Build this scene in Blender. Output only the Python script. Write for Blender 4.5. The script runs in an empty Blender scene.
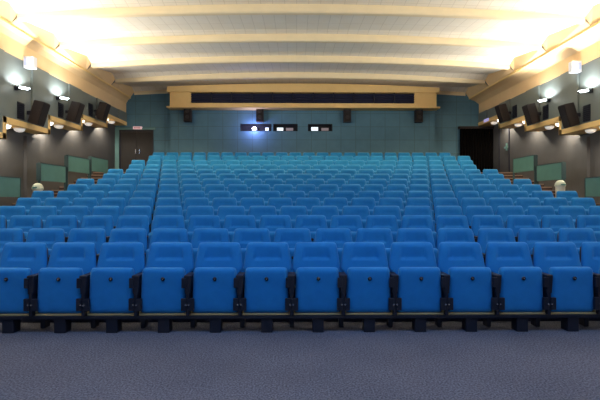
import bpy, bmesh, math, random
from mathutils import Vector, Matrix
random.seed(3)
S = bpy.context.scene
C = S.collection
F = 410.5; VX = 296.7; ZC = 1.41

def P(x, y, D):
    return Vector(((x - VX) * D / F, D, ZC + (200 - y) * D / F))

# ------------------------------------------------------------------ materials
def mat(name, col, rough=0.7, metal=0.0, bump=0.0, bscale=60.0, var=0.0, vscale=4.0, sheen=0.0, emit=None, estr=0.0, spec=0.5):
    m = bpy.data.materials.new(name); m.use_nodes = True
    n = m.node_tree.nodes; l = m.node_tree.links
    b = n['Principled BSDF']
    b.inputs['Base Color'].default_value = (*col, 1)
    b.inputs['Roughness'].default_value = rough
    b.inputs['Metallic'].default_value = metal
    b.inputs['Specular IOR Level'].default_value = spec
    b.inputs['Sheen Weight'].default_value = sheen
    tc = n.new('ShaderNodeTexCoord')
    if var > 0:
        nz = n.new('ShaderNodeTexNoise'); nz.inputs['Scale'].default_value = vscale; nz.inputs['Detail'].default_value = 5
        l.new(tc.outputs['Object'], nz.inputs['Vector'])
        r = n.new('ShaderNodeValToRGB')
        r.color_ramp.elements[0].position = 0.3; r.color_ramp.elements[1].position = 0.7
        r.color_ramp.elements[0].color = (*[c * (1 - var) for c in col], 1)
        r.color_ramp.elements[1].color = (*[min(1, c * (1 + var)) for c in col], 1)
        l.new(nz.outputs['Fac'], r.inputs['Fac']); l.new(r.outputs['Color'], b.inputs['Base Color'])
    if bump > 0:
        n2 = n.new('ShaderNodeTexNoise'); n2.inputs['Scale'].default_value = bscale; n2.inputs['Detail'].default_value = 3
        l.new(tc.outputs['Object'], n2.inputs['Vector'])
        bp = n.new('ShaderNodeBump'); bp.inputs['Strength'].default_value = bump; bp.inputs['Distance'].default_value = 0.01
        l.new(n2.outputs['Fac'], bp.inputs['Height']); l.new(bp.outputs['Normal'], b.inputs['Normal'])
    if emit:
        b.inputs['Emission Color'].default_value = (*emit, 1); b.inputs['Emission Strength'].default_value = estr
    return m

def tile_mat(name, col, col2, mortar, w, h, msize, rough, axes, off=0.0, bumps=0.2):
    """panels with thin seams; axes picks the two object axes the grid runs on"""
    m = bpy.data.materials.new(name); m.use_nodes = True
    n = m.node_tree.nodes; l = m.node_tree.links; b = n['Principled BSDF']
    b.inputs['Roughness'].default_value = rough
    tc = n.new('ShaderNodeTexCoord'); sp = n.new('ShaderNodeSeparateXYZ'); cb = n.new('ShaderNodeCombineXYZ')
    l.new(tc.outputs['Object'], sp.inputs[0])
    l.new(sp.outputs[axes[0]], cb.inputs[0]); l.new(sp.outputs[axes[1]], cb.inputs[1])
    br = n.new('ShaderNodeTexBrick'); br.offset = off; br.squash = 1
    br.inputs['Scale'].default_value = 1; br.inputs['Brick Width'].default_value = w; br.inputs['Row Height'].default_value = h
    br.inputs['Mortar Size'].default_value = msize; br.inputs['Mortar Smooth'].default_value = 0.1; br.inputs['Bias'].default_value = 0
    br.inputs['Color1'].default_value = (*col, 1); br.inputs['Color2'].default_value = (*col2, 1); br.inputs['Mortar'].default_value = (*mortar, 1)
    l.new(cb.outputs[0], br.inputs['Vector'])
    nz = n.new('ShaderNodeTexNoise'); nz.inputs['Scale'].default_value = 2.5; nz.inputs['Detail'].default_value = 6
    l.new(tc.outputs['Object'], nz.inputs['Vector'])
    mx = n.new('ShaderNodeMixRGB'); mx.blend_type = 'OVERLAY'; mx.inputs[0].default_value = 0.18
    l.new(br.outputs['Color'], mx.inputs[1]); l.new(nz.outputs['Fac'], mx.inputs[2])
    l.new(mx.outputs[0], b.inputs['Base Color'])
    bp = n.new('ShaderNodeBump'); bp.inputs['Strength'].default_value = bumps; bp.inputs['Distance'].default_value = 0.01; bp.invert = True
    l.new(br.outputs['Fac'], bp.inputs['Height']); l.new(bp.outputs['Normal'], b.inputs['Normal'])
    return m

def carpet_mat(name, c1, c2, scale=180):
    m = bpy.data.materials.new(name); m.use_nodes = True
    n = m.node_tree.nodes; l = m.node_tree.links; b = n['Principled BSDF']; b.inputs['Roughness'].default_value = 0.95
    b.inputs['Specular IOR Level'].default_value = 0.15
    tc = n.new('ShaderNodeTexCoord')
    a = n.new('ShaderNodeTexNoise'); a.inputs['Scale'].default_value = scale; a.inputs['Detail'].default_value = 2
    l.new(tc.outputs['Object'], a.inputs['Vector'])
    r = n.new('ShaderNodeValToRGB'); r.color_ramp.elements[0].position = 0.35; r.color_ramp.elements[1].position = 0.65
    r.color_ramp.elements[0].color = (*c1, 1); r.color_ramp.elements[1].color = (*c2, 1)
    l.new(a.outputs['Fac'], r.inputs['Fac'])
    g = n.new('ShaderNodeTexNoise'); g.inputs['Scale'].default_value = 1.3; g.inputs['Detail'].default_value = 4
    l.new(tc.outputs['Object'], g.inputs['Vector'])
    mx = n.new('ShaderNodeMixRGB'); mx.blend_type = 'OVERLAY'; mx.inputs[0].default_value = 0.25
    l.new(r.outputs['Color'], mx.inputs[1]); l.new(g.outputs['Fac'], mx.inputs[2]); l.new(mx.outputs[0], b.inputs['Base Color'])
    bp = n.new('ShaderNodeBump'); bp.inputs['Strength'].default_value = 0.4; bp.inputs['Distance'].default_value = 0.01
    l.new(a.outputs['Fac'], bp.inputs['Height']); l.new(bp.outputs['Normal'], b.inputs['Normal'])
    return m

M = dict(
    seat=mat('seat_fabric', (0.011, 0.190, 0.49), 0.8, bump=0.12, bscale=300, sheen=0.12, var=0.06, vscale=9, spec=0.2),
    shell=mat('seat_shell', (0.012, 0.014, 0.03), 0.5),
    black=mat('black_metal', (0.012, 0.013, 0.022), 0.45, spec=0.4),
    trimgold=mat('olive_edging', (0.42, 0.31, 0.14), 0.5),
    button=mat('black_button', (0.01, 0.008, 0.012), 0.25),
    chrome=mat('steel', (0.6, 0.6, 0.6), 0.25, 1.0),
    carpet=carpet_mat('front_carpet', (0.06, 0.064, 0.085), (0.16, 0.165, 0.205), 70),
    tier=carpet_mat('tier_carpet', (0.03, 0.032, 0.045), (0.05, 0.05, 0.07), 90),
    aisle=carpet_mat('aisle_carpet', (0.05, 0.03, 0.024), (0.075, 0.048, 0.04), 60),
    nosing=mat('step_nosing', (0.20, 0.14, 0.11), 0.5),
    yellow=mat('yellow_band_paint', (0.78, 0.53, 0.21), 0.6, var=0.03),
    tan=mat('tan_plaster', (0.72, 0.50, 0.26), 0.8, var=0.04, vscale=1.5, bump=0.05, bscale=20),
    rib=mat('cream_beam_paint', (0.86, 0.71, 0.45), 0.7, var=0.03),
    ceil=tile_mat('ceiling_tiles', (0.88, 0.80, 0.67), (0.85, 0.77, 0.64), (0.72, 0.64, 0.52), 0.31, 0.62, 0.008, 0.8, (0, 1)),
    upper=mat('grey_green_panel', (0.14, 0.16, 0.145), 0.45, var=0.05, vscale=3, bump=0.03),
    lower=tile_mat('dark_wall_covering', (0.068, 0.067, 0.068), (0.063, 0.062, 0.063), (0.06, 0.055, 0.05), 1.2, 6.0, 0.006, 0.7, (1, 2)),
    teal=tile_mat('teal_acoustic_panels', (0.085, 0.20, 0.275), (0.08, 0.188, 0.255), (0.065, 0.14, 0.17), 0.65, 0.58, 0.012, 0.7, (0, 2)),
    tealplain=mat('teal_paint', (0.13, 0.27, 0.27), 0.6, var=0.05),
    door=mat('dark_door', (0.022, 0.020, 0.020), 0.7, var=0.15, vscale=3),
    curtain=mat('black_curtain', (0.003, 0.0025, 0.0025), 0.95, spec=0.05),
    speaker=mat('brown_black_cabinet', (0.018, 0.011, 0.011), 0.6, var=0.1, vscale=8),
    grille=mat('speaker_cloth', (0.012, 0.008, 0.008), 0.9, bump=0.3, bscale=150),
    slat=mat('dark_slat', (0.03, 0.034, 0.075), 0.4),
    dark=mat('dark_recess', (0.006, 0.006, 0.009), 0.8),
    green=mat('green_barrier', (0.075, 0.19, 0.175), 0.55, var=0.08, vscale=3),
    darkteal=mat('dark_teal_edge', (0.02, 0.05, 0.055), 0.6),
    white=mat('white_plastic', (0.8, 0.8, 0.82), 0.4),
    litwhite=mat('lit_white_housing', (0.55, 0.55, 0.58), 0.4, emit=(.95, .97, 1.0), estr=0.1),
    pane=mat('pale_pane', (0.28, 0.32, 0.5), 0.3, emit=(0.8, 0.85, 1.0), estr=0.1),
    cream=mat('cream_plastic', (0.62, 0.62, 0.52), 0.35),
    creamlid=mat('grey_green_lid', (0.45, 0.52, 0.42), 0.35),
    dome=mat('lit_dome', (0.9, 0.9, 0.88), 0.3, emit=(1.0, 0.93, 0.82), estr=6.0),
    dome_dim=mat('dim_dome', (0.75, 0.75, 0.74), 0.3, emit=(1.0, 0.95, 0.88), estr=0.35),
    led=mat('lit_diffuser', (0.9, 0.95, 1), 0.3, emit=(0.85, 0.95, 1.0), estr=10.0),
    lens=mat('projector_lens_glow', (1, 1, 1), 0.2, emit=(0.55, 0.62, 1.0), estr=60.0),
    litpane=mat('lit_booth_pane', (0.8, 0.85, 0.9), 0.3, emit=(0.8, 0.9, 1.0), estr=1.1),
    dimpane=mat('dim_booth_pane', (0.3, 0.25, 0.25), 0.3, emit=(0.6, 0.45, 0.5), estr=0.18),
    sign=mat('pink_sign', (0.7, 0.5, 0.5), 0.4, emit=(1.0, 0.62, 0.66), estr=0.45),
    signred=mat('sign_red', (0.5, 0.12, 0.14), 0.4),
    lavender=mat('lavender_sign', (0.4, 0.38, 0.7), 0.4, emit=(0.5, 0.45, 0.9), estr=0.5),
    wallfront=mat('screen_wall', (0.25, 0.25, 0.27), 0.9),
)

# ------------------------------------------------------------------ mesh helpers
def box(bm, x0, x1, y0, y1, z0, z1, mtx=None, bev=0.0):
    g = bmesh.ops.create_cube(bm, size=1)
    vs = g['verts']
    for v in vs:
        v.co = Vector(((x0 + x1) / 2 + v.co.x * (x1 - x0), (y0 + y1) / 2 + v.co.y * (y1 - y0), (z0 + z1) / 2 + v.co.z * (z1 - z0)))
    if bev > 0:
        es = list({e for v in vs for e in v.link_edges})
        r = bmesh.ops.bevel(bm, geom=es, offset=bev, segments=2, profile=0.6, affect='EDGES')
        vs = list({v for v in r['verts']} | {v for v in vs if v.is_valid})
    if mtx is not None:
        for v in vs: v.co = mtx @ v.co
    return vs

def cyl(bm, p0, p1, r0, r1=None, n=16):
    r1 = r0 if r1 is None else r1
    p0 = Vector(p0); p1 = Vector(p1); d = p1 - p0
    q = d.to_track_quat('Z', 'Y').to_matrix().to_4x4()
    g = bmesh.ops.create_cone(bm, cap_ends=True, segments=n, radius1=r0, radius2=r1, depth=d.length)
    bmesh.ops.transform(bm, matrix=Matrix.Translation((p0 + p1) / 2) @ q, verts=g['verts'])

def lathe(bm, prof, n=20, mtx=None):
    rings = []
    for r, z in prof:
        rings.append([bm.verts.new((r * math.cos(2 * math.pi * k / n), r * math.sin(2 * math.pi * k / n), z)) for k in range(n)])
    for a, b in zip(rings, rings[1:]):
        for k in range(n): bm.faces.new((a[k], a[(k + 1) % n], b[(k + 1) % n], b[k]))
    bm.faces.new(rings[0][::-1]); bm.faces.new(rings[-1])
    if mtx is not None:
        for r in rings:
            for v in r: v.co = mtx @ v.co

def obj(name, bm, m, parent=None, smooth=False, label=None):
    bmesh.ops.recalc_face_normals(bm, faces=bm.faces)
    me = bpy.data.meshes.new(name); bm.to_mesh(me); bm.free()
    me.materials.append(m)
    if smooth:
        for p in me.polygons: p.use_smooth = True
        if smooth == 'auto':
            me.set_sharp_from_angle(angle=math.radians(40))
    o = bpy.data.objects.new(name, me); C.objects.link(o)
    if parent: o.parent = parent
    if label: o['label'] = label
    return o

def B(): return bmesh.new()

def struct(name, bm, m, parent=None, smooth=False):
    o = obj(name, bm, m, parent, smooth)
    if not parent: o['kind'] = 'structure'
    return o

def empty(name, loc, label, cat, group=None, rotz=0):
    o = bpy.data.objects.new(name, None); C.objects.link(o); o.empty_display_size = 0.1
    o.location = loc; o.rotation_euler = (0, 0, rotz)
    o['label'] = label; o['category'] = cat
    if group: o['group'] = group
    return o

def tree(o):
    """copy a thing, its parts and their sub-parts"""
    c = o.copy(); C.objects.link(c)
    for ch in KIDS.get(o.name, []):
        d = tree(ch); d.parent = c
        KIDS.setdefault(c.name, []).append(d)
    return c
KIDS = {}
def reg(o):
    KIDS[o.name] = list(o.children)
    for ch in o.children: reg(ch)

# ------------------------------------------------------------------ tiers
YT = [242.6, 228.5, 215.3, 205.8, 197.6, 190.8, 184.3, 178.7, 173.6, 169.0, 164.5, 160.0, 155.6, 152.3]
N = len(YT)
DR = [4.636 + .92 * i for i in range(13)] + [16.94]
FZ = [ZC + (200 - YT[i]) * DR[i] / F - 0.93 for i in range(N)]
FZ[0] = 0.0
WR = [.547, .555, .561, .562] + [.563] * 10; XCEN = -0.055
BACK = 18.3
SXL, SXR = -5.98, 6.62
XLL, XLR = -8.03, 8.75          # lower side walls
XUL, XUR = -7.58, 8.17          # upper side walls

bm = B()
box(bm, -9, 9.5, -4, DR[0] + .12, -.2, 0)
struct('floor', bm, M['carpet'])
bm = B()
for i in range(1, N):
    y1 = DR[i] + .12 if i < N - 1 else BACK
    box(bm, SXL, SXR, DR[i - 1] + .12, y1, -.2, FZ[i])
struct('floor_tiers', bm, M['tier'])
bm = B(); nb = B()
for (xa, xb) in ((XLL, SXL), (SXR, XLR)):
    zp = 0
    for i in range(1, N):
        y0 = DR[i - 1] + .12; y1 = DR[i] + .12 if i < N - 1 else BACK
        dz = FZ[i] - FZ[i - 1]; ym = y0 + (0.46)
        lift = .06 if i > 2 else 0.0
        for (a, b, z) in ((y0, ym, FZ[i - 1] + dz * .5 + lift), (ym, y1, FZ[i] + lift)):
            box(bm, xa, xb, a, b, -.2, z)
            box(nb, xa + .02, xb - .02, a - .012, a + .035, z - .03, z + .006)
struct('floor_aisles', bm, M['aisle'])
struct('trim_steps', nb, M['nosing'])

# ------------------------------------------------------------------ back wall with projection openings
CS = 18.08     # face of the central section
kx = BACK / F
def bx(x, D=CS): return (x - VX) * D / F
def bz(y, D=CS): return ZC + (200 - y) * D / F
bm = B()
box(bm, -9, 9.5, BACK, BACK + .2, 0, 7.2)
X0, X1 = bx(171), bx(435.5)
holes = [(bx(240.5), bx(271.2)), (bx(273.2), bx(297.6)), (bx(308), bx(332.4))]
zt, zb = bz(124), bz(131.2)
box(bm, X0, X1, CS, BACK, 2.2, zb)
box(bm, X0, X1, CS, BACK, zt, 6.4)
ed = [X0] + [v for h in holes for v in h] + [X1]
for a, b in zip(ed[0::2], ed[1::2]): box(bm, a, b, CS, BACK, zb, zt)
struct('wall_back', bm, M['teal'])
panes = [[(265.3, 268.7, 127.8, 131, 'litpane')], [(277, 283.2, 127.8, 131, 'litpane'), (286, 293.2, 128, 131, 'dimpane')],
         [(311.3, 318, 127.2, 131, 'litpane'), (321.5, 328.5, 128, 131, 'dimpane')]]
for k, (a, b) in enumerate(holes):
    bm = B()
    t = .02
    for (p, q, r, s) in ((a, a + t, zb, zt), (b - t, b, zb, zt), (a, b, zb, zb + t), (a, b, zt - t, zt)):
        box(bm, p, q, CS - .01, BACK - .004, r, s)
    box(bm, a, b, BACK - .03, BACK - .004, zb, zt)
    w = struct('window_%d' % (k + 1), bm, M['dark'])
    for (x0, x1, y0, y1, mm) in panes[k]:
        bm = B(); D = BACK - .06
        box(bm, bx(x0, D), bx(x1, D), D - .015, D + .03, max(bz(y1, D), zb + .02), bz(y0, D))
        obj('lit_pane', bm, M[mm], w)

# projector behind first window
pr = empty('film_projector', (bx(254.3), CS + .1, bz(128.8)), 'film projector shining blue-white through the leftmost small window of the back wall', 'projector')
bm = B(); box(bm, -.16, .16, -.02, .11, -.09, .07, bev=.01); obj('housing', bm, M['black'], pr)
bm = B(); cyl(bm, (0, -.03, 0), (0, -.10, 0), .09, .095, 24); obj('lens_barrel', bm, M['black'], pr, 'auto')
bm = B(); cyl(bm, (0, -.105, 0), (0, -.115, 0), .083, .083, 24); obj('lens', bm, M['lens'], pr, label='glowing blue-white projector lens')

# ------------------------------------------------------------------ side walls
TD = [10.68 + 1.905 * k for k in range(-4, 5)]       # tooth positions
TZ = [3.57 + .432 * k for k in range(-4, 5)]
TOPZ = 5.27
for s, name, XL, XU in ((-1, 'left', XLL, XUL), (1, 'right', XLR, XUR)):
    bm = B()
    xo = XL + s * .2
    box(bm, min(XL, xo), max(XL, xo), -4, BACK, -.1, 5.3)
    # pilasters of the lower wall
    for D0 in (12.15, 8.35):
        xi = XL - s * .10
        box(bm, min(XL, xi), max(XL, xi), D0, D0 + .62, 0, 3.3 if D0 > 10 else 2.7)
    struct('wall_' + name, bm, M['lower'])
    # upper panels, each tooth a wide and a narrow one
    bm = B()
    ends = [-4.0] + TD[1:8] + [BACK]
    for k in range(8):
        z = TZ[k]
        a, b = (ends[k], ends[k + 1])
        sp = b - .79
        for (p, q, dx) in ((a, sp, 0.0), (sp, b, -.042)):
            x1 = XU + s * dx; x2 = XL + s * .02
            box(bm, min(x1, x2), max(x1, x2), p + .008, q - .008, z - .02, TOPZ)
    x1 = XU + s * .06; x2 = XL + s * .02
    box(bm, min(x1, x2), max(x1, x2), -4, BACK, TZ[7], TOPZ - .01)
    struct('wall_%s_upper' % name, bm, M['upper'])
    # stepped yellow band with its soffit
    bm = B()
    xi = XU - s * .045
    for k in range(8):
        box(bm, min(xi, XL), max(xi, XL), ends[k] - (.06 if k else 0), ends[k + 1] + .05 if k < 7 else BACK, TZ[k] - .15, TZ[k])
        if k < 7:
            box(bm, min(xi, XL), max(xi, XL), ends[k + 1] - .07, ends[k + 1] + .06, TZ[k] - .15, TZ[k + 1])
    struct('trim_' + ('1' if s < 0 else '2'), bm, M['yellow'])
    # tan coving above the panels up to the lip
    bm = B()
    xc = .17
    XLIP = xc + s * 7.53
    prof = [(XL + s * .1, TOPZ), (XU - s * .01, TOPZ), (XU - s * .015, 5.70), (XU + (XLIP - XU) * .45, 5.84), (XLIP + s * .03, 5.92), (XL + s * .1, 5.93)]
    v0 = [bm.verts.new((x, -4, z)) for x, z in prof]; v1 = [bm.verts.new((x, BACK, z)) for x, z in prof]
    n = len(prof)
    for i in range(n): bm.faces.new((v0[i], v0[(i + 1) % n], v1[(i + 1) % n], v1[i]))
    bm.faces.new(v0); bm.faces.new(v1[::-1])
    struct('trim_' + ('3' if s < 0 else '4'), bm, M['tan'])
    bm = B()
    a, b = XLIP - s * .0, XLIP + s * .07
    box(bm, min(a, b), max(a, b), -4, BACK, 5.91, 5.975, bev=.008)
    struct('trim_' + ('5' if s < 0 else '6'), bm, M['yellow'])

# front (screen) wall behind the camera
bm = B(); box(bm, -9, 9.5, -4.2, -4, -.1, 7.2); struct('wall_front', bm, M['wallfront'])

# ------------------------------------------------------------------ ceiling: rising bays between arched beams
XC, HW = .17, 7.38
NX = 28
def arch(u): return 1 - u * u
bmc = B(); bmf = B()
CD = [10.68 + 1.905 * k for k in range(-8, 5)]
for k in range(len(CD) - 1):
    d0, d1 = CD[k], CD[k + 1]
    rows = []
    for (D, ze, za) in ((d0, 6.12, .30), (d1 - .30, 6.36, .16), (d1, 6.20, .30)):
        rows.append([bmc.verts.new((XC + HW * u, D, ze + za * arch(u))) for u in [-1 + 2 * j / NX for j in range(NX + 1)]])
    for a, b in zip(rows, rows[1:]):
        for j in range(NX): bmc.faces.new((a[j], a[j + 1], b[j + 1], b[j]))
    # coving side faces from the ceiling edge down to behind the lip
    for s in (-1, 1):
        pts = [(d0, 6.12), (d1 - .30, 6.36), (d1, 6.20)]
        up = [bmf.verts.new((XC + s * HW, D, z)) for D, z in pts]
        dn = [bmf.verts.new((XC + s * 7.56, D, 5.95)) for D, z in pts]
        for j in range(2): bmf.faces.new((up[j], up[j + 1], dn[j + 1], dn[j]))
struct('ceiling', bmc, M['ceil'])
struct('ceiling_coving', bmf, M['tan'])
bm = B(); box(bm, -9, 9.5, -4.2, BACK + .2, 7.0, 7.2); struct('ceiling_slab', bm, M['wallfront'])
ti = 7
for k in range(1, len(CD)):
    D = CD[k]
    bm = B()
    loops = []
    for u in [-1 + 2 * j / NX for j in range(NX + 1)]:
        zb_, zt_ = 6.07 + .21 * arch(u), 6.215 + .30 * arch(u)
        x = XC + HW * u
        y0 = D - .02; y1 = min(D + .12, BACK - .005)
        loops.append([bm.verts.new((x, y0, zb_ + .03)), bm.verts.new((x, y0, zt_)), bm.verts.new((x, y1, zt_)), bm.verts.new((x, y1, zb_)), bm.verts.new((x, y0 + .03, zb_))])
    for a, b in zip(loops, loops[1:]):
        for i in range(5): bm.faces.new((a[i], a[(i + 1) % 5], b[(i + 1) % 5], b[i]))
    bm.faces.new(loops[0]); bm.faces.new(loops[-1][::-1])
    struct('trim_%d' % ti, bm, M['rib']); ti += 1

# ------------------------------------------------------------------ ventilation box over the projection windows
DV = 17.62
vx0, vx1 = bx(170.3, DV), bx(437, DV)
vb = empty('ventilation_box', ((vx0 + vx1) / 2, DV, bz(107, DV)), 'long yellow boxed bulkhead with dark slatted vent below the ceiling at the back', 'ventilation box')
def loc(o_bm, o): bmesh.ops.translate(o_bm, vec=-Vector(o.location), verts=o_bm.verts)
z92, z103, z107 = bz(92.6, DV), bz(103.2, DV), bz(106.6, DV)
gx0, gx1 = bx(191, DV), bx(415, DV)
bm = B()
box(bm, vx0, gx0, DV, CS + .0, z107, z92); box(bm, gx1, vx1, DV, CS, z107, z92)
box(bm, gx0, gx1, DV, CS, z107, z103); box(bm, gx0, gx1, DV + .15, CS, z103, z92)
for v in bm.verts: pass
loc(bm, vb); obj('casing', bm, M['yellow'], vb)
bm = B()   # crown whose top follows the arched ceiling
lo = []
for j in range(25):
    x = vx0 - .10 + (vx1 - vx0 + .2) * j / 24; u = (x - XC) / HW
    zt_ = 6.14 + .25 * arch(u)
    lo.append([bm.verts.new((x, DV - .08, z92)), bm.verts.new((x, DV - .08, zt_)), bm.verts.new((x, CS + .15, zt_)), bm.verts.new((x, CS + .15, z92))])
for a, b in zip(lo, lo[1:]):
    for i in range(4): bm.faces.new((a[i], a[(i + 1) % 4], b[(i + 1) % 4], b[i]))
bm.faces.new(lo[0]); bm.faces.new(lo[-1][::-1])
loc(bm, vb); obj('crown', bm, M['yellow'], vb)
bm = B(); box(bm, vx0 - .13, vx1 + .13, DV - .11, CS - .01, z107 - .07, z107 - .005, bev=.015)
loc(bm, vb); obj('bottom_ledge', bm, M['yellow'], vb)
bm = B(); box(bm, gx0 + .01, gx1 - .01, DV + .12, DV + .145, z103 + .005, z92 - .005); loc(bm, vb); gr = obj('vent_backing', bm, M['dark'], vb)
bm = B()
for j in range(4):
    z = z103 + .07 + (z92 - z103 - .06) * j / 4
    mt = Matrix.Translation((0, DV + .06, z)) @ Matrix.Rotation(math.radians(-28), 4, 'X')
    box(bm, gx0 + .01, gx1 - .01, -.05, .05, -.008, .008, mt)
loc(bm, vb); obj('vent_slats', bm, M['slat'], vb)
for j in range(1, 11):
    bm = B()
    x = gx0 + (gx1 - gx0) * j / 11
    box(bm, x - .02, x + .02, DV + .0, DV + .11, z103 + .004, z92 - .004)
    loc(bm, vb); obj('vent_divider', bm, M['black'], vb)

# ------------------------------------------------------------------ loudspeakers on the back wall
def back_speaker():
    o = empty('wall_loudspeaker', (0, 0, 0), '', 'loudspeaker', 'loudspeakers on the back wall')
    bm = B(); box(bm, -.16, .16, -.26, -.03, -.33, .33, bev=.012); obj('cabinet', bm, M['speaker'], o)
    bm = B(); box(bm, -.14, .14, -.275, -.258, -.30, .30); g = obj('grille', bm, M['grille'], o)
    for zc in (-.13, .12):
        bm = B(); bmesh.ops.create_cone(bm, cap_ends=True, segments=20, radius1=.09, radius2=.07, depth=.012, matrix=Matrix.Translation((0, -.28, zc)) @ Matrix.Rotation(math.pi / 2, 4, 'X'))
        obj('driver_ring', bm, M['speaker'], g)
    bm = B(); box(bm, -.05, .05, -.04, 0, -.08, .08); obj('bracket', bm, M['black'], o)
    reg(o); return o
sp0 = back_speaker()
for k, (x, lab) in enumerate(((188.3, 'dark loudspeaker on the teal back wall, leftmost under the yellow vent box'),
                              (260, 'dark loudspeaker on the back wall directly above the shining projector window'),
                              (347.2, 'dark loudspeaker on the back wall just right of the rightmost projection window'),
                              (419, 'dark loudspeaker on the teal back wall, rightmost under the yellow vent box'))):
    o = sp0 if k == 0 else tree(sp0)
    o.location = (bx(x, CS - .14), CS, bz(114.6, CS - .14)); o['label'] = lab

# ------------------------------------------------------------------ side loudspeakers, uplights, dome lamps, barriers
def side_speaker():
    o = empty('side_loudspeaker', (0, 0, 0), '', 'loudspeaker', 'tilted loudspeakers on the side walls')
    R = Matrix.Rotation(math.radians(-14), 4, 'Y')       # top leans away from wall (wall is at +X)
    R = Matrix.Rotation(math.radians(-17), 4, 'Y')
    T = Matrix.Translation((-.30, 0, 0)) @ R
    bm = B()
    # tapered cabinet
    vs = box(bm, -.17, .14, -.16, .16, -.34, .34)
    for v in bm.verts:
        if v.co.x > 0: v.co.y *= .72; v.co.z *= .93
    bmesh.ops.bevel(bm, geom=bm.edges[:], offset=.012, segments=2, affect='EDGES')
    bmesh.ops.transform(bm, matrix=T, verts=bm.verts)
    obj('cabinet', bm, M['speaker'], o)
    bm = B(); box(bm, -.185, -.171, -.14, .14, -.31, .31, T); obj('grille', bm, M['grille'], o)
    bm = B(); box(bm, -.24, -.01, -.03, .03, -.05, .05); obj('wall_arm', bm, M['black'], o)
    bm = B(); box(bm, -.03, -.003, -.42, -.16, -.24, .22)
    for j in range(8): box(bm, -.05, -.03, -.41, -.17, -.225 + j * .055, -.205 + j * .055)
    obj('louvred_plate', bm, M['black'], o)
    reg(o); return o
ss0 = side_speaker()      # built for the right-hand wall

def uplight():
    o = empty('wall_uplight', (0, 0, 0), '', 'wall lamp', 'uplights on the side walls')
    bm = B(); box(bm, -.03, 0, -.05, .05, -.06, .06, bev=.006); obj('wall_plate', bm, M['black'], o)
    bm = B(); cyl(bm, (-.02, 0, 0), (-.10, 0, .01), .022, n=12); obj('arm', bm, M['black'], o)
    T = Matrix.Translation((-.10, 0, .01)) @ Matrix.Rotation(math.radians(-10), 4, 'Y')
    bm = B(); bmesh.ops.create_uvsphere(bm, u_segments=14, v_segments=8, radius=.075, matrix=Matrix.Translation((-.09, 0, 0)) @ Matrix.Diagonal((1, .9, .7, 1))); h = obj('housing', bm, M['black'], o, True)
    bm = B(); box(bm, -.27, -.02, -.03, .06, -.03, .022, T, bev=.008); obj('shade', bm, M['black'], h)
    bm = B(); box(bm, -.265, -.03, -.055, -.032, -.03, .03, T); box(bm, -.265, -.03, -.05, .05, .024, .034, T); obj('diffuser', bm, M['led'], h, label='glowing white lamp glass')
    reg(o); return o
up0 = uplight()

def dome(mm):
    o = empty('ceiling_lamp', (0, 0, 0), '', 'lamp', 'round lamps under the yellow side bands')
    bm = B(); cyl(bm, (0, 0, -.02), (0, 0, 0), .15, n=24); obj('base_ring', bm, M['white'], o)
    bm = B(); lathe(bm, [(.13, -.02), (.132, -.04), (.115, -.07), (.08, -.095), (.03, -.108), (.004, -.11)], 24); obj('glass_dome', bm, M[mm], o, True)
    reg(o); return o
dm0 = dome('dome'); dd0 = dome('dome_dim')
dd0['label'] = ''

def add_light(kind, name, loc, energy, col, rot=None, **kw):
    l = bpy.data.lights.new(name, kind); l.energy = energy; l.color = col
    for k, v in kw.items(): setattr(l, k, v)
    o = bpy.data.objects.new(name, l); C.objects.link(o); o.location = loc
    if rot: o.rotation_euler = rot
    return o

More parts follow.
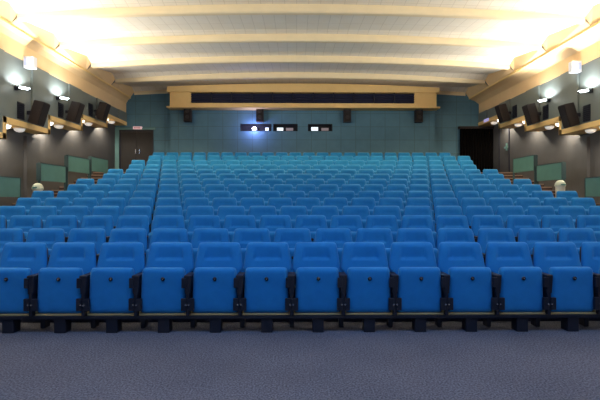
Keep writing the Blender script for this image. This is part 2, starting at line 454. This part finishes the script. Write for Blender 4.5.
UPW = 335
side_first = {'s': True, 'u': True, 'd': True, 'e': True}
def take(key, src):
    if side_first[key]: side_first[key] = False; return src
    return tree(src)
ORD = ['nearest', 'second nearest', 'farthest']
for s, side in ((-1, 'left'), (1, 'right')):
    XU = XUL if s < 0 else XUR; XL = XLL if s < 0 else XLR
    rz = math.pi if s < 0 else 0
    Xw = XU - s * .003
    off = 0 if s < 0 else .12
    for j in range(3):
        o = take('s', ss0)
        # the plate sits on the near side for both walls, mirror by scale on the left
        o.location = (Xw, 11.62 + 1.905 * j + off, 3.86 + .432 * j)
        o.scale = (s, 1, 1)
        o['label'] = 'tilted dark brown loudspeaker on the %s side wall, %s of the three' % (side, ['nearest', 'middle one', 'farthest'][j])
    for j in range(2):
        o = take('u', up0); o.location = (Xw, 11.15 + 1.905 * j + off, 4.43 + .2 * j)
        o.scale = (s, 1, 1)
        o['label'] = 'small black uplight washing the %s side wall panel, %s of the two' % (side, ['nearer', 'farther'][j])
    # light of the uplights (the nearer ones are out of the frame)
    for j, D in enumerate((1.6, 3.5, 5.4, 7.3, 9.25, 11.15, 13.05)):
        zz = 4.43 + .2 * (1 if D > 12 else 0)
        # wide beam thrown up over the ceiling, and the spill on the panel behind the lamp
        add_light('SPOT', 'uplight_beam', (XU - s * .32, D + off, zz + .10), UPW, (1.0, .95, .86),
                  (0, math.radians(180 - s * 46), 0), spot_size=math.radians(138), spot_blend=.5, shadow_soft_size=.06)
        add_light('SPOT', 'uplight_spill', (XU - s * .27, D + off + .05, zz + .10), 60, (.88, .95, 1.0),
                  (math.radians(-10), math.radians(180 + s * 20), 0), spot_size=math.radians(150), spot_blend=.35, shadow_soft_size=.05)
    # dome lamps on the soffits
    for k in range(3, 8):
        d0 = TD[k]
        for q, (dd, mm) in enumerate(((.35, 'd'), (.92, 'e'))):
            if k == 3 and q == 0: continue
            if k == 3: continue
            z = TZ[k] - .15
            o = take(mm, dm0 if mm == 'd' else dd0)
            X = XL - s * (.22 if s < 0 else .34)
            X = XU + s * .2
            o.location = (X, d0 + dd, z - .002)
            seg = ['nearest', 'second', 'third', 'farthest'][k - 4]
            o['label'] = '%s round lamp under the %s stepped yellow soffit section of the %s wall' % ('bright' if q == 0 else 'dimmer', seg, side)
            if q == 0:
                add_light('SPOT', 'dome_light', (X, d0 + dd, z - .14), 105, (1.0, .88, .70), (0, 0, 0), spot_size=math.radians(165), spot_blend=.6, shadow_soft_size=.08)
    # white square light fitting near the panel tops
    xx = XU - s * .16
    o = empty('emergency_light', (xx, 11.5 if s < 0 else 11.72, 5.23), 'white square light fitting above the %s side wall panels' % side, 'light fitting', 'white square light fittings')
    bm = B(); box(bm, -.135, .135, -.08, .10, -.16, .16, bev=.015); obj('housing', bm, M['litwhite'], o)
    for t in (-.058, .058):
        bm = B(); box(bm, t - .04, t + .04, -.092, -.080, -.10, .10); obj('pane', bm, M['pane'], o, label='pale bluish pane')
    bm = B()
    for t in (-.15, .15):
        pass
    box(bm, -.02 if s > 0 else -.158, .158 if s > 0 else .02, -.02, .02, -.09, -.05)
    obj('wall_bracket', bm, M['black'], o)

# green barrier panels: (x-range at the plane, z top)
def barrier(X, d0, d1, ztop, zfl, lab, h=.50):
    o = empty('aisle_barrier', (X, (d0 + d1) / 2, zfl), lab, 'barrier', 'green barrier panels beside the side stairs')
    L = (d1 - d0) / 2; zt = ztop - zfl
    bm = B(); box(bm, -.025, .025, -L + .03, L - .03, zt - h, zt - .02, bev=.006); obj('panel', bm, M['green'], o)
    bm = B()
    box(bm, -.035, .035, -L, L, zt - .022, zt, bev=.005)
    obj('top_rail', bm, M['darkteal'], o)
    for y in (-L + .015, L - .015):
        bm = B(); box(bm, -.03, .03, y - .015, y + .015, 0, zt - .02); obj('post', bm, M['darkteal'], o)
    bm = B(); box(bm, -.06, .06, -L - .02, -L + .0, zt - h, zt - .02); obj('end_cap', bm, M['darkteal'], o)
    return o
def aisle_z(D):
    z = 0
    for i in range(1, N):
        y0 = DR[i - 1] + .12; lift = .06 if i > 2 else 0
        dz = FZ[i] - FZ[i - 1]
        if D >= y0: z = FZ[i - 1] + dz * .5 + lift
        if D >= y0 + .46: z = FZ[i] + lift
    return z
def bar_px(X, x0, x1, ytop, lab):
    d0 = X * F / (x0 - VX); d1 = X * F / (x1 - VX)
    if d0 > d1: d0, d1 = d1, d0
    xn = VX + X * F / d0
    ztop = ZC + (200 - ytop) * d0 / F
    barrier(X, d0 + .005, d1 - .005, ztop, aisle_z((d0 + d1) / 2), lab, .5)
bar_px(-7.1, -18, 22, 174.5, 'green barrier panel beside the left stairs, nearest, cut by the left edge')
bar_px(-7.1, 40.5, 66.8, 162.7, 'green barrier panel beside the left stairs, second nearest')
bar_px(-7.1, 67.8, 90.2, 155, 'green barrier panel beside the left stairs, third nearest')
bar_px(-7.1, 91, 108.6, 156.3, 'green barrier panel beside the left stairs, farthest')
bar_px(7.6, 620, 587.5, 175, 'green barrier panel beside the right stairs, nearest, cut by the right edge')
bar_px(7.6, 565.5, 538.5, 161.4, 'green barrier panel beside the right stairs, middle one')
bar_px(7.6, 537, 514.6, 154.3, 'green barrier panel beside the right stairs, farthest')

# waste bins
for (x, y, D, lab) in ((39.5, 183.2, 11.0, 'cream domed waste bin beside the left stairs'), (562, 180, 11.1, 'cream domed waste bin beside the right stairs')):
    p = P(x, y, D); z0 = aisle_z(D)
    o = empty('waste_bin', (p.x, D, z0), lab, 'bin', 'domed waste bins')
    H = p.z - z0
    bm = B(); lathe(bm, [(.095, 0), (.10, .02), (.115, H - .2), (.118, H - .17)], 24); obj('body', bm, M['cream'], o, 'auto')
    bm = B(); lathe(bm, [(.132, H - .172), (.135, H - .14), (.125, H - .09), (.09, H - .03), (.045, H - .004), (.005, H)], 24); obj('lid', bm, M['creamlid'], o, 'auto')
    bm = B(); box(bm, -.06, .06, -.137, -.10, H - .14, H - .105); obj('flap', bm, M['green'], o)

# ------------------------------------------------------------------ doors, curtain, signs
D = BACK
dz0 = FZ[13]
bm = B()
x0, x1 = bx(121, D), bx(154, D); ztp = bz(130.5, D)
xL = x0
box(bm, x0 - .02, x0 + .06, D - .05, D - .003, dz0, ztp); box(bm, x1 - .06, x1, D - .05, D - .003, dz0, ztp); box(bm, x0 - .02, x1, D - .06, D - .003, ztp - .08, ztp)
dr = struct('door_1', bm, M['black'])
xm = (x0 + x1) / 2
for a, b in ((x0 + .065, xm - .006), (xm + .006, x1 - .065)):
    bm = B(); box(bm, a, b, D - .045, D - .005, dz0 + .01, ztp - .085); lf = obj('door_leaf', bm, M['door'], dr)
for xx in (bx(137, D), bx(140.8, D)):
    bm = B(); cyl(bm, (xx, D - .09, bz(154, D)), (xx, D - .09, bz(149.5, D)), .018, n=10); cyl(bm, (xx, D - .09, bz(151.5, D)), (xx, D - .04, bz(151.5, D)), .03, n=12)
    obj('door_handle', bm, M['chrome'], dr, label='steel door handle')
bm = B(); box(bm, bx(116.3, D), bx(120.4, D), D - .08, D - .003, dz0, bz(128, D)); box(bm, bx(116.3, D), bx(156, D), D - .06, D - .003, bz(130, D), bz(128.2, D))
struct('trim_20', bm, M['tealplain'])
# door in the right side wall
bm = B()
da, db = XLR * F / (511 - VX), XLR * F / (500.5 - VX)
fz2 = aisle_z(da)
box(bm, XLR - .035, XLR - .003, da, da + .05, fz2, fz2 + 2.3); box(bm, XLR - .035, XLR - .003, db - .05, db, fz2, fz2 + 2.3); box(bm, XLR - .035, XLR - .003, da, db, fz2 + 2.25, fz2 + 2.3)
d2 = struct('door_2', bm, M['shell'])
bm = B(); box(bm, XLR - .025, XLR - .004, da + .055, db - .055, fz2 + .01, fz2 + 2.24); obj('door_leaf', bm, M['lower'], d2)
bm = B(); box(bm, XLR - .09, XLR - .04, da + .10, da + .16, fz2 + .95, fz2 + 1.25); box(bm, XLR - .09, XLR - .03, da + .08, da + .30, fz2 + 1.05, fz2 + 1.12); obj('door_handle', bm, M['tealplain'], d2, label='teal door handle')

# curtain over the right doorway
ca, cb_ = bx(460.3, D - .1), bx(496, D - .1); zct = bz(128, D - .1)
cu = empty('door_curtain', ((ca + cb_) / 2, D - .1, FZ[13]), 'black pleated curtain over the doorway at the right of the back wall', 'curtain')
bm = B(); nn = 110; prev = None
for j in range(nn + 1):
    x = (ca - cb_) / 2 + (cb_ - ca) * j / nn
    y = .035 * math.sin(j / nn * math.pi * 2 * 13)
    a = (bm.verts.new((x, y - .03, .02)), bm.verts.new((x, y * .7 - .03, zct - FZ[13] - .02)), bm.verts.new((x, y * .7 - .02, zct - FZ[13] - .02)), bm.verts.new((x, y - .02, .02)))
    if prev:
        for q in range(4): bm.faces.new((prev[q], prev[(q + 1) % 4], a[(q + 1) % 4], a[q]))
    else: bm.faces.new(a)
    prev = a
bm.faces.new(prev[::-1])
obj('cloth', bm, M['curtain'], cu, 'auto')
bm = B(); H = zct - FZ[13]; box(bm, (ca - cb_) / 2 - .05, (cb_ - ca) / 2 + .0, -.10, .09, H - .03, H + .08, bev=.01); obj('valance_rail', bm, M['speaker'], cu)

sg = empty('exit_sign', (bx(138, D - .1), D - .095, bz(128.1, D - .1)), 'small pale pink lit sign above the double door on the left', 'sign')
bm = B(); box(bm, -.19, .19, -.01, .09, -.06, .06, bev=.006); obj('housing', bm, M['sign'], sg)
bm = B()
for j in range(5): box(bm, -.13 + j * .055, -.10 + j * .055, -.016, -.0105, -.03, .03)
obj('faded_marks', bm, M['signred'], sg)
pz = P(488.5, 119.5, 17.3)
sg = empty('small_sign', (XUR - .05, XUR * F / (488.5 - VX), TZ[7] + .02), 'small lavender lit sign on the far end of the right yellow band', 'sign')
bm = B(); box(bm, -.02, .0, -.22, .22, -.12, .0, bev=.004); obj('plate', bm, M['lavender'], sg)
bm = B(); box(bm, .0, .005, -.2, .2, -.10, -.02); obj('backing', bm, M['white'], sg)

# ------------------------------------------------------------------ cinema seats
def cushion(bm, wt, wb, z0, z1, t, n=7.0, G=18, wf=None, lean=0.0, y0=0.0, edge=6, crease=None, only_front=False):
    """rounded padded slab: widths wt (top) and wb (bottom), front face towards -Y"""
    def shell(sign):
        g = []
        for j in range(G + 1):
            row = []
            for i in range(G + 1):
                f = lambda q: math.copysign(1 - (1 - abs(q)) ** 1.6, q)
                u, v = f(-1 + 2 * i / G), f(-1 + 2 * j / G)
                r = max(abs(u), abs(v))
                if r > 0:
                    k = r / ((abs(u) ** n + abs(v) ** n) ** (1 / n)); uu, vv = u * k, v * k
                else: uu = vv = 0
                w = (wb + (wt - wb) * (vv + 1) / 2) / 2
                y = sign * t / 2 * (1 - r ** edge) ** .5 if r < 1 else 0
                z = z0 + (z1 - z0) * (vv + 1) / 2
                if wf: w = wf(z) / 2
                if crease and sign < 0: y += crease(uu, (vv + 1) / 2)
                row.append((uu * w, y0 + y + lean * (z - z1), z))
            g.append(row)
        return g
    front, back = shell(-1), shell(1)
    vf = [[bm.verts.new(p) for p in r] for r in front]
    vb_ = []
    for j in range(G + 1):
        vb_.append([vf[j][i] if (i in (0, G) or j in (0, G)) else bm.verts.new(back[j][i]) for i in range(G + 1)])
    for j in range(G):
        for i in range(G):
            bm.faces.new((vf[j][i], vf[j][i + 1], vf[j + 1][i + 1], vf[j + 1][i]))
            try: bm.faces.new((vb_[j][i], vb_[j + 1][i], vb_[j + 1][i + 1], vb_[j][i + 1]))
            except ValueError: pass

def crease(u, v):
    # padded upper half with a fold two thirds of the way up
    d = 0
    if abs(u) < .62:
        e = min(1, (.62 - abs(u)) / .10)
        vv = v - .70
        if 0 < vv < .22: d += .026 * e * (1 - vv / .22)
        elif -.03 < vv <= 0: d += .026 * e * (1 + vv / .03)
    return d

def backw(z):
    if z > .64: return .548 + (.464 - .548) * (z - .64) / .29
    if z > .58: return .455 + (.548 - .455) * (z - .58) / .06
    return .455

def make_seat(detail):
    o = bpy.data.objects.new('cinema_seat', None); C.objects.link(o); o.empty_display_size = .1
    G = 20 if detail else 12
    # origin: floor level below the top front edge of the backrest
    bm = B(); cushion(bm, .468, .515, .36, .93, .085, 14, G + 24 if detail else G, lean=.20, y0=.04, edge=9, crease=crease, wf=backw)
    obj('backrest', bm, M['seat'], o, True)
    bm = B(); cushion(bm, .452, .50, .20, .69,   .11, 13, G, lean=-.03, y0=-.235, edge=12)
    bmesh.ops.translate(bm, vec=(.004, 0, 0), verts=bm.verts)
    pan = obj('seat_pan', bm, M['seat'], o, True)
    bm = B()
    box(bm, .240, .310, -.10, .0, .0, .57, None, .008)
    for v in bm.verts:
        if v.co.z < .4: v.co.x = .275 + (v.co.x - .275) * .7
    sup = obj('side_support', bm, M['black'], o)
    if detail:
        bm = B(); cushion(bm, .44, .50, .42, .89, .03, 8, 8, lean=.16, y0=.10); obj('rear_shell', bm, M['shell'], o, True)
        # wooden-gold edging along the bottom of the pan
        bm = B(); box(bm, -.246, .254, -.275, -.215, .187, .203, None, .004)
        for s in (-1, 1):
            box(bm, s * .25 + .001, s * .25 + .007, -.262, -.222, .19, .25, None, .002)
        obj('pan_edging', bm, M['trimgold'], pan, label='dull gold lower edging')
        bm = B(); bmesh.ops.create_uvsphere(bm, u_segments=14, v_segments=8, radius=.021, matrix=Matrix.Translation((.010, -.292, .575)) @ Matrix.Diagonal((1, .55, 1, 1)))
        bt = obj('button', bm, M['button'], pan, True, label='round black button')
        bm = B(); bmesh.ops.create_cone(bm, cap_ends=True, segments=12, radius1=.008, radius2=.006, depth=.006, matrix=Matrix.Translation((.010, -.304, .575)) @ Matrix.Rotation(math.pi / 2, 4, 'X'))
        obj('number_disc', bm, M['chrome'], pan)
        # hinge brackets at the front of the support
        bm = B(); box(bm, .213, .262, -.322, -.294, .485, .59, None, .006); obj('upper_bracket', bm, M['black'], sup)
        for a, b in ((.207, .262), (.288, .343)):
            bm = B(); box(bm, a, b, -.32, -.29, .245, .375, None, .006); obj('hinge_plate', bm, M['black'], sup)
        bm = B()
        vs = box(bm, .236, .314, -.312, -.10, .42, .615, None, .01)
        for v in bm.verts:
            if v.co.z < .5: v.co.x = .275 + (v.co.x - .275) * .68
        box(bm, .257, .293, -.308, -.10, .19, .43, None, .006)
        obj('support_front', bm, M['black'], sup)
        for x in (.258, .292):
            bm = B(); bmesh.ops.create_cone(bm, cap_ends=True, segments=10, radius1=.011, radius2=.009, depth=.008, matrix=Matrix.Translation((x, -.324, .31)) @ Matrix.Rotation(math.pi / 2, 4, 'X'))
            obj('bolt', bm, M['chrome'], sup)
    else:
        bm = B(); box(bm, .255, .295, -.27, -.10, .2, .58, None, .01); obj('support_front', bm, M['black'], sup)
    return o

sd = make_seat(True)                      # front rows
bm = B()                                  # pedestal for rows whose rail is not in view
rows_pos = []
for i in range(N):
    if i % 2 == 0:
        ks = [k + .5 for k in range(-10, 11)]
        if i == 12: ks = [k + .5 for k in range(-10, 12)]
    else:
        ks = list(range(-10, 12))
    rows_pos.append(ks)
ON = ['first', 'second', 'third', 'fourth', 'fifth', 'sixth', 'seventh', 'eighth', 'ninth', 'tenth', 'eleventh', 'twelfth', 'thirteenth', 'fourteenth',
      'fifteenth', 'sixteenth', 'seventeenth', 'eighteenth', 'nineteenth', 'twentieth', 'twenty-first', 'twenty-second', 'twenty-third']
def add_pedestal(parent):
    bm = B(); box(bm, -.05, .05, -.16, -.06, .0, .40, None, .008); box(bm, -.08, .08, -.24, .0, .0, .02, None, .004); box(bm, -.24, .245, -.13, -.09, .30, .36)
    return obj('pedestal', bm, M['black'], parent)
s_det = sd; reg(s_det)
s_ped = make_seat(True); add_pedestal(s_ped); reg(s_ped)
s_far = make_seat(False); add_pedestal(s_far); reg(s_far)
used = {id(s_det): False, id(s_ped): False, id(s_far): False}
ped0 = None
for i in range(N):
    D = DR[i]
    src = s_det if i == 0 else (s_ped if i < 3 else s_far)
    lim0 = (0 - VX) * (D - .05) / F; lim1 = (600 - VX) * (D - .05) / F
    W = WR[i]
    vis = [k for k in rows_pos[i] if XCEN + k * W + .235 > lim0 and XCEN + k * W - .235 < lim1]
    for c, k in enumerate(vis):
        if not used[id(src)]: o = src; used[id(src)] = True
        else: o = tree(src)
        X = XCEN + k * W
        yy = D
        o.location = (X, yy, FZ[i])
        rn = 'front row' if i == 0 else ('rearmost row' if i == N - 1 else ON[i] + ' row from the front')
        o['label'] = 'blue folded cinema seat in the %s, %s from the left' % (rn, ON[c])
        o['category'] = 'cinema seat'
        o['group'] = 'blue cinema seats in the %s' % rn

# steel rail under the front row with its legs
i = 0
W = WR[0]
rl = empty('seat_rail', (XCEN, DR[0] - .25, 0), 'dark steel rail with short legs under the front row of blue seats', 'rail')
bm = B(); box(bm, -3.55, 3.55, -.035, .14, .150, .183, None, .006)
obj('beam', bm, M['black'], rl)
for k in [q + .5 for q in range(-6, 6)]:
    bm = B(); X = k * W + .01
    box(bm, X - .06, X + .06, -.02, .10, .0, .152, None, .006)
    obj('leg', bm, M['black'], rl)

# ------------------------------------------------------------------ light
# added fills without fixtures: cool from the front, warm over the rear rows
a = add_light('AREA', 'front_top_fill', (0.2, 1.6, 5.7), 250, (.20, .46, 1.0), (math.radians(14), 0, 0), shape='RECTANGLE', size=9, size_y=1.2)  # added blue fill from above, no lamp hangs here
a = add_light('AREA', 'front_fill', (0.2, -3.7, 2.8), 70, (.40, .60, 1.0), (math.radians(90), 0, 0), shape='RECTANGLE', size=10, size_y=3.6)  # added soft fill facing the seats, no real source behind it
add_light('POINT', 'projector_glow', (bx(254.3), CS - .30, bz(128.8)), 45, (.45, .45, 1.0), shadow_soft_size=.06)
for X in (-4.5, 0.2, 4.9):
    for D, e in ((10.0, 80), (13.2, 540)):
        add_light('SPOT', 'rear_fill', (X, D, 6.02), e, (1.0, .67, .29), (math.radians(12), 0, 0), spot_size=math.radians(120), spot_blend=.7, shadow_soft_size=.3)  # added warm fill to brighten the rear rows, no ceiling lamps there
w = bpy.data.worlds.new('world'); S.world = w; w.use_nodes = True
w.node_tree.nodes['Background'].inputs[0].default_value = (.5, .6, .8, 1); w.node_tree.nodes['Background'].inputs[1].default_value = .05

# ------------------------------------------------------------------ camera
YAW = math.radians(.6)
cam = bpy.data.cameras.new('camera'); co = bpy.data.objects.new('camera', cam); C.objects.link(co)
co.location = (0, 0, ZC); co.rotation_euler = (math.pi / 2, 0, -YAW)
cam.sensor_width = 36; cam.lens = 36 * F / 600; cam.shift_x = (300 - VX - F * math.tan(YAW)) / 600
cam.clip_end = 100
S.camera = co
S.view_settings.view_transform = 'Standard'; S.view_settings.look = 'None'; S.view_settings.gamma = 1; S.view_settings.use_curve_mapping = False
S.view_settings.exposure = 0.0
